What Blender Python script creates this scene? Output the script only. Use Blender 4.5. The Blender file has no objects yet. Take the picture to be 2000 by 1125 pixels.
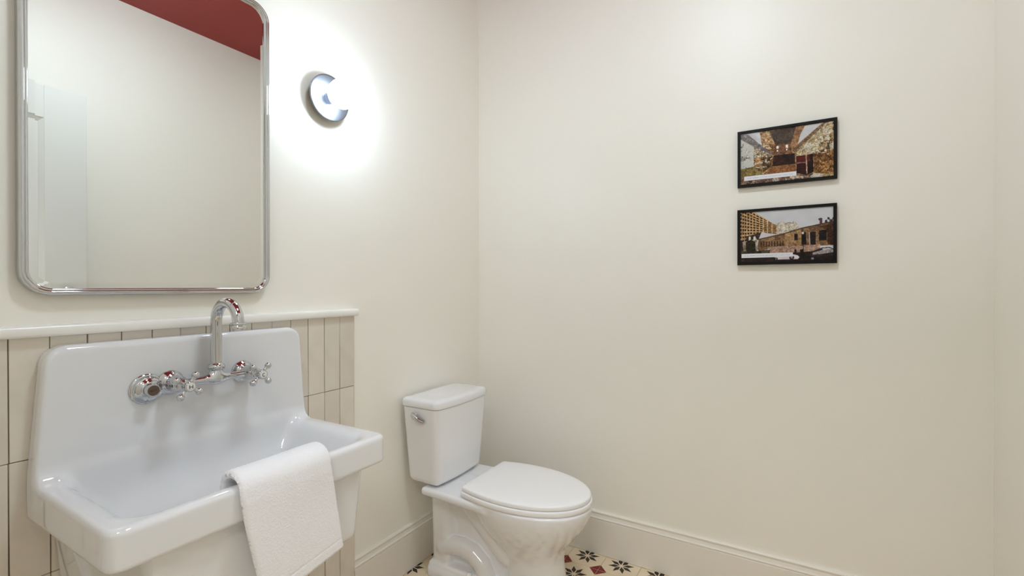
import bpy, bmesh, math, random
import numpy as np
from mathutils import Vector, Matrix

random.seed(7)
rng = np.random.default_rng(7)
SC = bpy.context.scene
COL = SC.collection
PI = math.pi

# ------------------------------------------------------------------ camera, world, exposure
# world: room corner at the origin, tiled wall on x=0 (y<0), far wall on y=0 (x>0), z up
YAW, PITCH, ROLL = 0.53688, -0.00305, -0.00139
CAM = Vector((1.36341, -1.96219, 1.17))
_w = Vector((-math.sin(YAW) * math.cos(PITCH), math.cos(YAW) * math.cos(PITCH), math.sin(PITCH)))
_r = Vector((math.cos(YAW), math.sin(YAW), 0))
_u = _r.cross(_w)
_r2 = _r * math.cos(ROLL) + _u * math.sin(ROLL)
_u2 = -_r * math.sin(ROLL) + _u * math.cos(ROLL)
cam = bpy.data.cameras.new('camera')
cam.sensor_width = 36
cam.lens = 915.19 / 2000 * 36
cam.clip_start = 0.01
camo = bpy.data.objects.new('camera', cam)
COL.objects.link(camo)
M = Matrix((( _r2.x, _u2.x, -_w.x, CAM.x), (_r2.y, _u2.y, -_w.y, CAM.y), (_r2.z, _u2.z, -_w.z, CAM.z), (0, 0, 0, 1)))
camo.matrix_world = M
SC.camera = camo

world = bpy.data.worlds.new('world')
SC.world = world
world.use_nodes = True
world.node_tree.nodes['Background'].inputs[0].default_value = (0.9, 0.95, 1, 1)
world.node_tree.nodes['Background'].inputs[1].default_value = 0.3
SC.view_settings.view_transform = 'Standard'
SC.view_settings.look = 'None'
SC.view_settings.gamma = 1
SC.view_settings.exposure = 0.18
SC.view_settings.use_curve_mapping = False
SC.cycles.max_bounces = 12
SC.cycles.diffuse_bounces = 8
SC.cycles.glossy_bounces = 8
SC.cycles.caustics_reflective = False
SC.cycles.sample_clamp_indirect = 4

SCONCE_E = 42.0          # globe emission strength
SCONCE_C = (0.68, 0.84, 1.0)
CEIL_FILL_E = 56.0
HALL_FILL_W = 60.0

def area(name, loc, rot, sx, sy, watts, color):
    l = bpy.data.lights.new(name, 'AREA')
    l.shape = 'RECTANGLE'
    l.size, l.size_y, l.energy, l.color = sx, sy, watts, color
    o = bpy.data.objects.new(name, l)
    COL.objects.link(o)
    o.location = loc
    o.rotation_euler = rot
    return o

RW, RD, RH = 1.8905, -1.985, 2.768          # room width, far y, ceiling height
area('hall_fill_light', (1.2, -2.75, 2.74), (0, 0, 0), 1.3, 0.9, HALL_FILL_W, (0.93, 0.94, 0.92))  # added area light, unseen in the hall, fills the room through the doorway

# ------------------------------------------------------------------ helpers
def mat(name, base, rough=0.5, metal=0.0, coat=0.0, bump=None, noise=None, emis=None, sheen=0, rand=0.0, spec=0.5):
    m = bpy.data.materials.new(name)
    m.use_nodes = True
    nt = m.node_tree
    b = nt.nodes['Principled BSDF']
    b.inputs['Base Color'].default_value = (*base, 1)
    b.inputs['Roughness'].default_value = rough
    b.inputs['Metallic'].default_value = metal
    b.inputs['Coat Weight'].default_value = coat
    b.inputs['Coat Roughness'].default_value = 0.04
    b.inputs['Specular IOR Level'].default_value = spec
    if sheen:
        b.inputs['Sheen Weight'].default_value = sheen
    if emis:
        b.inputs['Emission Color'].default_value = (*emis[0], 1)
        b.inputs['Emission Strength'].default_value = emis[1]
    tc = nt.nodes.new('ShaderNodeTexCoord')
    if bump:
        sc, strength, dist = bump
        n = nt.nodes.new('ShaderNodeTexNoise')
        n.inputs['Scale'].default_value = sc
        n.inputs['Detail'].default_value = 4
        nt.links.new(tc.outputs['Object'], n.inputs['Vector'])
        bp = nt.nodes.new('ShaderNodeBump')
        bp.inputs['Strength'].default_value = strength
        bp.inputs['Distance'].default_value = dist
        nt.links.new(n.outputs['Fac'], bp.inputs['Height'])
        nt.links.new(bp.outputs['Normal'], b.inputs['Normal'])
    col_out = None
    if noise:
        sc, c2, lo, hi = noise
        n2 = nt.nodes.new('ShaderNodeTexNoise')
        n2.inputs['Scale'].default_value = sc
        n2.inputs['Detail'].default_value = 6
        nt.links.new(tc.outputs['Object'], n2.inputs['Vector'])
        rp = nt.nodes.new('ShaderNodeMapRange')
        rp.inputs['From Min'].default_value = lo
        rp.inputs['From Max'].default_value = hi
        nt.links.new(n2.outputs['Fac'], rp.inputs['Value'])
        mx = nt.nodes.new('ShaderNodeMix')
        mx.data_type = 'RGBA'
        mx.inputs['A'].default_value = (*base, 1)
        mx.inputs['B'].default_value = (*c2, 1)
        nt.links.new(rp.outputs['Result'], mx.inputs['Factor'])
        col_out = mx.outputs['Result']
        nt.links.new(col_out, b.inputs['Base Color'])
    if rand:
        oi = nt.nodes.new('ShaderNodeObjectInfo')
        mr = nt.nodes.new('ShaderNodeMapRange')
        mr.inputs['To Min'].default_value = 1 - rand
        mr.inputs['To Max'].default_value = 1 + rand
        nt.links.new(oi.outputs['Random'], mr.inputs['Value'])
        hs = nt.nodes.new('ShaderNodeHueSaturation')
        hs.inputs['Color'].default_value = (*base, 1)
        nt.links.new(mr.outputs['Result'], hs.inputs['Value'])
        if col_out:
            nt.links.new(col_out, hs.inputs['Color'])
        nt.links.new(hs.outputs['Color'], b.inputs['Base Color'])
    return m

def srgb(r, g, b):
    f = lambda c: (c / 255 / 12.92) if c / 255 <= 0.04045 else ((c / 255 + 0.055) / 1.055) ** 2.4
    return (f(r), f(g), f(b))

MAT = dict(
    paint=mat('cream_wall_paint', srgb(243, 240, 232), 0.42, bump=(260, 0.08, 0.001), noise=(1.6, srgb(241, 238, 229), 0.35, 0.7)),
    trim=mat('white_trim_paint', srgb(236, 231, 222), 0.3, bump=(90, 0.04, 0.001)),
    ledge=mat('white_ledge_paint', srgb(240, 238, 233), 0.25, bump=(90, 0.03, 0.001)),
    red=mat('brick_red_ceiling_paint', srgb(146, 34, 27), 0.5, bump=(200, 0.08, 0.001)),
    door=mat('white_door_paint', srgb(222, 222, 218), 0.35, bump=(60, 0.04, 0.001)),
    porcelain=mat('white_porcelain', srgb(235, 236, 239), 0.12, coat=0.6, bump=(9, 0.015, 0.004)),
    sinkwhite=mat('white_cast_iron_enamel', srgb(228, 229, 232), 0.1, coat=0.7, bump=(7, 0.02, 0.004)),
    plastic=mat('white_seat_plastic', srgb(244, 244, 246), 0.22, bump=(60, 0.01, 0.001)),
    chrome=mat('polished_chrome', (0.60, 0.61, 0.62), 0.04, metal=1.0, bump=(30, 0.01, 0.001)),
    nickel=mat('polished_frame_metal', (0.60, 0.61, 0.62), 0.06, metal=1.0, bump=(14, 0.03, 0.001)),
    alu=mat('brushed_aluminium', (0.23, 0.24, 0.27), 0.36, metal=1.0, bump=(400, 0.06, 0.0005)),
    mirror=mat('mirror_silver', (0.86, 0.875, 0.86), 0.0, metal=1.0),
    globe=mat('lit_opal_globe', (1, 1, 1), 0.3, emis=(SCONCE_C, SCONCE_E)),
    dome=mat('lit_fill_lamp_dome', (1, 1, 1), 0.3, emis=((0.76, 0.92, 1.0), CEIL_FILL_E)),
    tile=mat('glazed_cream_tile', srgb(220, 212, 200), 0.22, coat=0.25, bump=(16, 0.25, 0.003),
             noise=(14, srgb(211, 203, 190), 0.45, 0.75), rand=0.05),
    grout=mat('brown_grey_grout', srgb(120, 106, 88), 0.9, bump=(300, 0.3, 0.001)),
    fgrout=mat('sandy_floor_grout', srgb(168, 150, 122), 0.9, bump=(300, 0.3, 0.001)),
    fcream=mat('cream_cement_tile', srgb(228, 214, 186), 0.45, bump=(120, 0.1, 0.001), noise=(9, srgb(222, 202, 174), 0.4, 0.7), rand=0.04),
    fblack=mat('charcoal_brown_tile_inlay', srgb(44, 34, 30), 0.45, bump=(120, 0.1, 0.001)),
    fred=mat('oxblood_tile_inlay', srgb(122, 26, 34), 0.4, bump=(120, 0.1, 0.001)),
    black=mat('satin_black_frame', srgb(7, 6, 6), 0.45, bump=(80, 0.04, 0.001), spec=0.25),
    paper=mat('white_caption_paper', srgb(226, 226, 232), 0.6, bump=(200, 0.03, 0.001)),
    ink=mat('grey_blue_ink', srgb(120, 128, 150), 0.7, bump=(200, 0.02, 0.001)),
    darkdisc=mat('brown_enamel_disc', srgb(96, 78, 68), 0.3, bump=(60, 0.05, 0.001)),
    darkink=mat('dark_brown_mark', srgb(40, 26, 20), 0.4, bump=(60, 0.05, 0.001)),
    index=mat('white_index_button', srgb(225, 225, 222), 0.25, bump=(60, 0.02, 0.001)),
    caulk=mat('white_caulk', srgb(225, 218, 206), 0.5, bump=(60, 0.05, 0.001)),
    rubber=mat('grey_gasket', srgb(70, 66, 62), 0.7, bump=(60, 0.05, 0.001)),
    hall=mat('hall_wall_paint', srgb(150, 146, 140), 0.5, bump=(200, 0.05, 0.001)),
)

# terry cloth
def terry():
    m = mat('white_terry_cloth', srgb(238, 238, 242), 0.95, sheen=0.3)
    nt = m.node_tree
    b = nt.nodes['Principled BSDF']
    tc = nt.nodes.new('ShaderNodeTexCoord')
    v = nt.nodes.new('ShaderNodeTexVoronoi')
    v.inputs['Scale'].default_value = 420
    n = nt.nodes.new('ShaderNodeTexNoise')
    n.inputs['Scale'].default_value = 150
    n.inputs['Detail'].default_value = 6
    a = nt.nodes.new('ShaderNodeMath')
    a.operation = 'ADD'
    bp = nt.nodes.new('ShaderNodeBump')
    bp.inputs['Strength'].default_value = 0.4
    bp.inputs['Distance'].default_value = 0.0013
    for x in (v, n):
        nt.links.new(tc.outputs['Object'], x.inputs['Vector'])
    nt.links.new(v.outputs['Distance'], a.inputs[0])
    nt.links.new(n.outputs['Fac'], a.inputs[1])
    nt.links.new(a.outputs[0], bp.inputs['Height'])
    nt.links.new(bp.outputs['Normal'], b.inputs['Normal'])
    return m
MAT['terry'] = terry()

def wloc(o):
    v = Vector((0, 0, 0))
    while o is not None:
        v = v + o.location
        o = o.parent
    return v

def link(name, me, parent=None, loc=(0, 0, 0)):
    o = bpy.data.objects.new(name, me)
    COL.objects.link(o)
    o.location = loc
    o.parent = parent
    return o

def obj(name, verts, faces, m, parent=None, smooth=True, angle=None, mats=None, fm=None):
    """one mesh object from world-space vertices"""
    v = np.array(verts, float).reshape(-1, 3)
    off = wloc(parent) if parent else Vector((0, 0, 0))
    v = v - np.array(off)
    me = bpy.data.meshes.new(name)
    me.from_pydata(v.tolist(), [], [list(map(int, f)) for f in faces])
    for mm in (mats or [m]):
        me.materials.append(mm)
    if fm is not None:
        me.polygons.foreach_set('material_index', fm)
    bm = bmesh.new()
    bm.from_mesh(me)
    bmesh.ops.recalc_face_normals(bm, faces=bm.faces)
    bm.to_mesh(me)
    bm.free()
    if smooth:
        me.shade_smooth()
        if angle:
            me.set_sharp_from_angle(angle=math.radians(angle))
    me.update()
    return link(name, me, parent)

class MB:
    def __init__(s):
        s.v, s.f, s.m = [], [], []
    def add(s, v, f, mi=0):
        n = len(s.v)
        s.v += [tuple(map(float, p)) for p in v]
        s.f += [[int(i) + n for i in q] for q in f]
        s.m += [mi] * len(f)
        return s
    def build(s, name, m, parent=None, smooth=True, angle=35, mats=None):
        return obj(name, s.v, s.f, m, parent, smooth, angle, mats, s.m if mats else None)

def box_vf(lo, hi, bev=0.0, seg=2):
    bm = bmesh.new()
    bmesh.ops.create_cube(bm, size=1)
    for v in bm.verts:
        v.co = Vector([lo[i] + (v.co[i] + 0.5) * (hi[i] - lo[i]) for i in range(3)])
    if bev:
        bmesh.ops.bevel(bm, geom=bm.edges[:], offset=bev, segments=seg, affect='EDGES', profile=0.5)
    bm.verts.index_update()
    v = [tuple(x.co) for x in bm.verts]
    f = [[x.index for x in q.verts] for q in bm.faces]
    bm.free()
    return v, f

def box(name, lo, hi, m, parent=None, bev=0.0, seg=2):
    v, f = box_vf(lo, hi, bev, seg)
    return obj(name, v, f, m, parent, smooth=bev > 0, angle=40)

def frame_of(d):
    d = Vector(d).normalized()
    a = Vector((0, 0, 1)) if abs(d.z) < 0.9 else Vector((1, 0, 0))
    u = a.cross(d).normalized()
    return d, u, d.cross(u)

def lathe_vf(prof, origin, axis, n=40):
    """prof: (radius, distance along axis)"""
    d, u, w = frame_of(axis)
    o = Vector(origin)
    v, f = [], []
    for r, h in prof:
        r = max(r, 1e-5)
        for k in range(n):
            a = 2 * PI * k / n
            v.append(o + d * h + (u * math.cos(a) + w * math.sin(a)) * r)
    for i in range(len(prof) - 1):
        for k in range(n):
            k2 = (k + 1) % n
            f.append([i * n + k, i * n + k2, (i + 1) * n + k2, (i + 1) * n + k])
    f.append(list(range(n))[::-1])
    f.append([(len(prof) - 1) * n + k for k in range(n)])
    return v, f

def tube_vf(path, rad, n=16, ref=None):
    P = [Vector(p) for p in path]
    R = rad if hasattr(rad, '__len__') else [rad] * len(P)
    v, f = [], []
    u = None
    for i, p in enumerate(P):
        d = (P[min(i + 1, len(P) - 1)] - P[max(i - 1, 0)]).normalized()
        if u is None:
            _, u, _ = frame_of(d)
        u = (u - d * u.dot(d)).normalized()
        w = d.cross(u)
        for k in range(n):
            a = 2 * PI * k / n
            v.append(p + (u * math.cos(a) + w * math.sin(a)) * R[i])
    for i in range(len(P) - 1):
        for k in range(n):
            k2 = (k + 1) % n
            f.append([i * n + k, i * n + k2, (i + 1) * n + k2, (i + 1) * n + k])
    f.append(list(range(n))[::-1])
    f.append([(len(P) - 1) * n + k for k in range(n)])
    return v, f

def ball_vf(c, r, n=20):
    prof = [(r * math.sin(PI * i / 12), -r * math.cos(PI * i / 12)) for i in range(13)]
    return lathe_vf(prof, c, (0, 0, 1), n)

def loft_vf(loops, cap0=True, cap1=True):
    n = len(loops[0])
    v = [p for L in loops for p in L]
    f = []
    for i in range(len(loops) - 1):
        for k in range(n):
            k2 = (k + 1) % n
            f.append([i * n + k, i * n + k2, (i + 1) * n + k2, (i + 1) * n + k])
    if cap0:
        f.append(list(range(n))[::-1])
    if cap1:
        f.append([(len(loops) - 1) * n + k for k in range(n)])
    return v, f

def rrect(a0, a1, b0, b1, r, n=8):
    """rounded rectangle outline in 2D"""
    out = []
    for cx, cy, s in ((a1 - r, b1 - r, 0), (a0 + r, b1 - r, 1), (a0 + r, b0 + r, 2), (a1 - r, b0 + r, 3)):
        for k in range(n + 1):
            a = PI / 2 * (s + k / n)
            out.append((cx + r * math.cos(a), cy + r * math.sin(a)))
    return out

def sweep_vf(prof, p0, p1, up=(0, 0, 1), out=(1, 0, 0)):
    """extrude a 2D profile (out, up) from p0 to p1"""
    p0, p1, up, out = Vector(p0), Vector(p1), Vector(up), Vector(out)
    v = [p0 + out * a + up * b for a, b in prof] + [p1 + out * a + up * b for a, b in prof]
    n = len(prof)
    f = [[k, (k + 1) % n, n + (k + 1) % n, n + k] for k in range(n)]
    f += [list(range(n))[::-1], list(range(n, 2 * n))]
    return v, f

def thing(name, label, cat, loc, group=None):
    o = link(name, None, None, loc)
    tag(o, label, cat, group)
    return o

def tag(o, label=None, cat=None, group=None, kind=None):
    for k, x in (('label', label), ('category', cat), ('group', group), ('kind', kind)):
        if x:
            o[k] = x
    return o

# --- implicit surfaces (smooth ceramic shapes) meshed with surface nets
def smin(a, b, k):
    h = np.clip(0.5 + 0.5 * (b - a) / k, 0, 1)
    return b * (1 - h) + a * h - k * h * (1 - h)

def smax(a, b, k):
    return -smin(-a, -b, k)

def sd_box(q, h, r):
    """q: tuple of centred coords, h: half sizes, r: rounding"""
    d = [np.abs(a) - (b - r) for a, b in zip(q, h)]
    o = np.sqrt(sum(np.maximum(a, 0) ** 2 for a in d))
    i = d[0]
    for a in d[1:]:
        i = np.maximum(i, a)
    return o + np.minimum(i, 0) - r

def sd_seg(X, Y, Z, a, b, ra, rb=None):
    rb = ra if rb is None else rb
    a, b = np.array(a), np.array(b)
    ab = b - a
    t = np.clip(((X - a[0]) * ab[0] + (Y - a[1]) * ab[1] + (Z - a[2]) * ab[2]) / (ab @ ab), 0, 1)
    return np.sqrt((X - a[0] - ab[0] * t) ** 2 + (Y - a[1] - ab[1] * t) ** 2 + (Z - a[2] - ab[2] * t) ** 2) - (ra + (rb - ra) * t)

def smooth_interp(x, xs, ys, s=.012):
    g = np.linspace(xs[0] - .05, xs[-1] + .05, 5000)
    v = np.interp(g, xs, ys)
    k = np.exp(-.5 * (np.arange(-400, 401) * (g[1] - g[0]) / s) ** 2)
    v = np.convolve(np.pad(v, 400, 'edge'), k / k.sum(), 'valid')
    return np.interp(x, g, v)

def sdf_mesh(f, lo, hi, h):
    ax = [np.arange(lo[i], hi[i] + h, h) for i in range(3)]
    X, Y, Z = np.meshgrid(*ax, indexing='ij')
    V = f(X, Y, Z)
    S = V < 0
    nx, ny, nz = [s - 1 for s in V.shape]
    acc = np.zeros((nx, ny, nz, 3))
    cnt = np.zeros((nx, ny, nz))
    corners = [(i, j, k) for i in (0, 1) for j in (0, 1) for k in (0, 1)]
    for c in corners:
        for d in range(3):
            if c[d]:
                continue
            e = list(c)
            e[d] = 1
            s1 = tuple(slice(c[q], c[q] + (nx, ny, nz)[q]) for q in range(3))
            s2 = tuple(slice(e[q], e[q] + (nx, ny, nz)[q]) for q in range(3))
            m = S[s1] != S[s2]
            v1, v2 = V[s1][m], V[s2][m]
            t = v1 / (v1 - v2)
            pt = np.tile(np.array(c, float), (t.size, 1))
            pt[:, d] += t
            acc[m] += pt
            cnt[m] += 1
    act = cnt > 0
    idx = -np.ones(act.shape, int)
    ids = np.argwhere(act)
    idx[act] = np.arange(len(ids))
    P = (ids + acc[act] / cnt[act][:, None]) * h + np.array([a[0] for a in ax])
    # pull the vertices onto the surface
    for _ in range(2):
        e = h * 0.1
        f0 = f(P[:, 0], P[:, 1], P[:, 2])
        g = np.stack([f(P[:, 0] + e * (d == 0), P[:, 1] + e * (d == 1), P[:, 2] + e * (d == 2)) - f0 for d in range(3)], 1) / e
        gn = np.maximum((g * g).sum(1), 0.2)
        st = np.clip(f0 / gn, -h * 0.6, h * 0.6)
        P = P - g * st[:, None]
    quads = []
    for d in range(3):
        a, b = [q for q in range(3) if q != d]
        sh = [slice(1, -1)] * 3
        sh[d] = slice(0, -1)
        s2 = list(sh)
        s2[d] = slice(1, None)
        m = S[tuple(sh)] != S[tuple(s2)]
        loc = np.argwhere(m)
        off = np.array([1, 1, 1])
        off[d] = 0
        loc = loc + off
        def g_(da, db):
            q = loc.copy()
            q[:, a] -= da
            q[:, b] -= db
            return idx[q[:, 0], q[:, 1], q[:, 2]]
        quads.append(np.stack([g_(0, 0), g_(1, 0), g_(1, 1), g_(0, 1)], 1))
    Q = np.concatenate(quads)
    return P, Q

def fast_obj(name, P, Q, m, parent=None):
    off = np.array(wloc(parent)) if parent else np.zeros(3)
    me = bpy.data.meshes.new(name)
    me.vertices.add(len(P))
    me.vertices.foreach_set('co', (P - off).ravel())
    me.loops.add(Q.size)
    me.loops.foreach_set('vertex_index', Q.ravel().astype(np.int32))
    me.polygons.add(len(Q))
    me.polygons.foreach_set('loop_start', np.arange(0, Q.size, Q.shape[1], dtype=np.int32))
    me.update(calc_edges=True)
    me.validate()
    bm = bmesh.new()
    bm.from_mesh(me)
    bmesh.ops.recalc_face_normals(bm, faces=bm.faces)
    bm.to_mesh(me)
    bm.free()
    me.materials.append(m)
    me.shade_smooth()
    return link(name, me, parent)

# ------------------------------------------------------------------ the room shell
T = 0.12
wallA = box('wall_left', (-T, RD - T, 0), (0, T, RH), MAT['paint'])
wallB = box('wall_back', (0, 0, 0), (RW, T, RH), MAT['paint'])
wallC = box('wall_right', (RW, RD - T, 0), (RW + T, T, RH), MAT['paint'])
DX0, DX1, DH = 0.79, 1.74, 2.14
mb = MB()
mb.add(*box_vf((0, RD - T, 0), (DX0, RD, RH)))
mb.add(*box_vf((DX1, RD - T, 0), (RW, RD, RH)))
mb.add(*box_vf((DX0, RD - T, DH), (DX1, RD, RH)))
wallD = mb.build('wall_front', MAT['paint'], smooth=False)
ceil = box('ceiling', (-T, RD - T, RH), (RW + T, T, RH + 0.1), MAT['red'])
floor = box('floor', (-T, RD - T, -0.1), (RW + T, T, -0.004), MAT['fgrout'])
for o in (wallA, wallB, wallC, wallD, ceil, floor):
    tag(o, kind='structure')
tag(wallA, 'cream painted wall behind the mirror and sink')
tag(wallB, 'cream painted wall behind the toilet with two pictures')
tag(wallC, 'cream painted wall at the right edge')
tag(wallD, 'cream wall with the doorway')
tag(ceil, 'brick red painted ceiling seen in the mirror')
tag(floor, 'patterned cement tile floor')

# hallway outside the doorway
HY0, HY1, HX0, HX1 = RD - T - 1.5, RD - T, 0.1, 2.4
mb = MB()
mb.add(*box_vf((HX0 - .1, HY0 - .1, 0), (HX1 + .1, HY0, RH)))
mb.add(*box_vf((HX0 - .1, HY0, 0), (HX0, HY1, RH)))
mb.add(*box_vf((HX1, HY0, 0), (HX1 + .1, HY1, RH)))
mb.add(*box_vf((RW + T, HY1, 0), (HX1 + .1, HY1 + .1, RH)))
h1 = mb.build('wall_hall', MAT['hall'], smooth=False)
h2 = box('ceiling_hall', (HX0 - .1, HY0 - .1, RH), (HX1 + .1, HY1, RH + .1), MAT['hall'])
h3 = box('floor_hall', (HX0 - .1, HY0 - .1, -.1), (HX1 + .1, HY1, 0), MAT['fcream'])
for o in (h1, h2, h3):
    tag(o, kind='structure')

# baseboards with a moulded top
BP = [(0, 0), (.0135, 0), (.0135, .0022), (.016, .0022), (.016, .150), (.0135, .1525), (.0175, .156), (.0175, .159), (.0125, .162), (.0095, .174),
      (.0095, .1765), (.0125, .1785), (.0125, .1825), (.009, .1865), (0, .1865)]
def baseboard(name, p0, p1, out):
    v, f = sweep_vf(BP, p0, p1, out=out)
    o = obj(name, v, f, MAT['trim'], None, False)
    tag(o, kind='structure')
    return o
baseboard('baseboard_left', (0, -0.8075, 0), (0, 0, 0), (1, 0, 0))
baseboard('baseboard_back', (0.016, 0, 0), (RW, 0, 0), (0, -1, 0))
baseboard('baseboard_right', (RW, RD, 0), (RW, -0.016, 0), (-1, 0, 0))

# tiled wainscot: every tile its own piece of the left wall
TX = 0.017
gw = box('grout', (0, RD, 0), (TX - 0.003, -0.8085, 1.0665), MAT['grout'], wallA)
PT = 0.0617
zs = [0.0, 0.0655, 0.3155, 0.5655, 0.8155, 1.0665]
tile_meshes = {}
def wall_tile(y0, y1, z0, z1, col, row):
    g = 0.0007
    key = (round(y1 - y0, 4), round(z1 - z0, 4), (col * 7 + row * 3) % 4)
    w, h = y1 - y0 - 2 * g, z1 - z0 - 2 * g
    if key not in tile_meshes:
        v, f = box_vf((0, -w / 2, -h / 2), (TX, w / 2, h / 2), 0.0012, 1)
        r = random.Random(hash(key[2]) + 11)
        v = [(x + (r.uniform(-.0006, .0006) if x > TX * .8 else 0), y + (r.uniform(-.0005, .0005)), z) for x, y, z in v]
        me = bpy.data.meshes.new('tile')
        me.from_pydata(v, [], f)
        me.materials.append(MAT['tile'])
        tile_meshes[key] = me
    o = link('tile', tile_meshes[key], wallA, (0, (y0 + y1) / 2, (z0 + z1) / 2))
    o.rotation_euler = (0, random.uniform(-.003, .003), random.uniform(-.012, .012))
ncol = 20
for c in range(ncol):
    y1 = -0.8085 - PT * c
    y0 = max(y1 - PT, RD + .001)
    if y1 - y0 < .01:
        continue
    for r_ in range(5):
        wall_tile(y0, y1, zs[r_], zs[r_ + 1], c, r_)
v, f = sweep_vf([(0, 0), (TX + .001, 0), (TX + .001, .0012), (0, .0035)], (0, -0.8085, 0), (0, -0.8085, 1.0665), up=(0, 1, 0))
v, f = box_vf((0, -0.8085, 0), (TX - .001, -0.8055, 1.0665), .0008, 1)
obj('edge_trim', v, f, MAT['caulk'], wallA, False)

# ledge on top of the tile
LP = [(0, 1.0665), (.030, 1.0665), (.0335, 1.0685), (.0355, 1.0725), (.0355, 1.0845), (.0335, 1.0890), (.0285, 1.0915), (0, 1.0915)]
v, f = sweep_vf(LP, (0, RD, 0), (0, -0.801, 0))
led = obj('trim_1', v, f, MAT['ledge'], None, True, 50)
tag(led, 'white painted ledge capping the tiled lower wall', kind='structure')

# ------------------------------------------------------------------ floor tiles
CELL = 0.15
def floor_tile_mesh(cx, cy):
    """a cement tile: cream field, eight dark petals, oxblood corners; cut where it meets a wall"""
    bm = bmesh.new()
    g = 0.0006
    def poly(pts, z0, z1, mi):
        n = len(pts)
        a = [bm.verts.new((x, y, z0)) for x, y in pts]
        b = [bm.verts.new((x, y, z1)) for x, y in pts]
        fs = [bm.faces.new(b), bm.faces.new(a[::-1])]
        for k in range(n):
            fs.append(bm.faces.new([a[k], a[(k + 1) % n], b[(k + 1) % n], b[k]]))
        for q in fs:
            q.material_index = mi
    H_ = CELL / 2 - g
    poly([(-H_, -H_), (H_, -H_), (H_, H_), (-H_, H_)], -.006, 0.0, 0)
    for k in range(8):
        a = math.radians(22.5 + 45 * k)
        u, w = (math.cos(a), math.sin(a)), (-math.sin(a), math.cos(a))
        P_ = [(.0075, 0), (.0275, -.0094), (.0535, 0), (.0275, .0094)]
        poly([(u[0] * s + w[0] * t, u[1] * s + w[1] * t) for s, t in P_], -.001, .00015, 1)
    c = .0355
    for sx in (-1, 1):
        for sy in (-1, 1):
            P_ = [(sx * (H_ - .0002), sy * (H_ - .0002)), (sx * (H_ - c), sy * (H_ - .0002)), (sx * (H_ - .0002), sy * (H_ - c))]
            if sx * sy < 0:
                P_ = P_[::-1]
            poly(P_, -.001, .00015, 2)
    for co, no in (((0.001 - cx, 0, 0), (-1, 0, 0)), ((RW - .001 - cx, 0, 0), (1, 0, 0)), ((0, -0.001 - cy, 0), (0, 1, 0)), ((0, RD - T + .001 - cy, 0), (0, -1, 0))):
        if (Vector(co)).dot(Vector(no)) < CELL * .6:
            r = bmesh.ops.bisect_plane(bm, geom=bm.verts[:] + bm.edges[:] + bm.faces[:], plane_co=co, plane_no=no, clear_outer=True)
            ed = [e for e in bm.edges if len(e.link_faces) < 2]
            if ed:
                bmesh.ops.holes_fill(bm, edges=ed)
    me = bpy.data.meshes.new('tile')
    bm.to_mesh(me)
    bm.free()
    for k in ('fcream', 'fblack', 'fred'):
        me.materials.append(MAT[k])
    return me
full = None
for i in range(-4, 9):
    for j in range(0, 14):
        cx, cy = 0.604 + CELL * i, -0.048 - CELL * j
        if cx + CELL / 2 < .01 or cx - CELL / 2 > RW - .005 or cy - CELL / 2 > -.005 or cy + CELL / 2 < RD - T:
            continue
        inside = cx > CELL / 2 and cx < RW - CELL / 2 and cy < -CELL / 2 and cy > RD - T + CELL / 2
        if inside:
            full = full or floor_tile_mesh(0.75, -0.75)
            me = full
        else:
            me = floor_tile_mesh(cx, cy)
        if len(me.vertices) > 3:
            link('tile', me, floor, (cx, cy, 0))

# ------------------------------------------------------------------ open door against the right wall
dr = link('door_1', None, None, (1.70, RD, 0))
tag(dr, 'white panelled door standing open against the right wall, seen in the mirror', kind='structure')
DY0, DY1, DT, DHT = RD + .005, -1.035, 0.035, 2.125
X0 = 1.70
mb = MB()
ST, RL = .155, .155
mb.add(*box_vf((X0, DY1 - ST, 0.01), (X0 + DT, DY1, DHT), .0015, 1))
mb.add(*box_vf((X0, DY0, 0.01), (X0 + DT, DY0 + ST, DHT), .0015, 1))
for z0, z1 in ((0.01, .24), (.92, 1.06), (DHT - RL, DHT)):
    mb.add(*box_vf((X0, DY0 + ST, z0), (X0 + DT, DY1 - ST, z1), .0015, 1))
mb.build('door_frame', MAT['door'], dr)
for z0, z1 in ((.24, .92), (1.06, DHT - RL)):
    a = [(X0 + .001, y, z) for y, z in rrect(DY0 + ST - .002, DY1 - ST + .002, z0 - .002, z1 + .002, .001, 1)]
    b = [(X0 + .010, y, z) for y, z in rrect(DY0 + ST + .016, DY1 - ST - .016, z0 + .016, z1 - .016, .001, 1)]
    c = [(X0 + .012, y, z) for y, z in rrect(DY0 + ST + .018, DY1 - ST - .018, z0 + .018, z1 - .018, .001, 1)]
    d = [(X0 + .024, y, z) for y, z in rrect(DY0 + ST + .018, DY1 - ST - .018, z0 + .018, z1 - .018, .001, 1)]
    v, f = loft_vf([a, b, c, d], cap0=False)
    f.append([2 * len(a) + k for k in range(len(a))][::-1])
    obj('door_panel', v, f, MAT['door'], dr, False)
mb = MB()
mb.add(*lathe_vf([(.026, 0), (.026, .004), (.012, .008), (.011, .02), (.013, .024), (.024, .032), (.0265, .041), (.024, .05), (.012, .055), (0, .056)], (X0, DY1 - .07, 1.0), (-1, 0, 0), 28))
mb.build('door_knob', MAT['chrome'], dr)
for z in (.25, 1.1, 1.9):
    mb = MB()
    mb.add(*lathe_vf([(.006, 0), (.006, .09)], (X0 - .004, DY0 + .002, z), (0, 0, 1), 12))
    mb.build('hinge', MAT['chrome'], dr)
# doorway casing on the room side
mb = MB()
mb.add(*box_vf((DX0 - .09, RD, 0), (DX0, RD + .004, DH + .09), .001, 1))
mb.add(*box_vf((DX0, RD, DH), (DX1, RD + .004, DH + .09), .001, 1))
tag(mb.build('trim_2', MAT['trim']), kind='structure')

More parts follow.
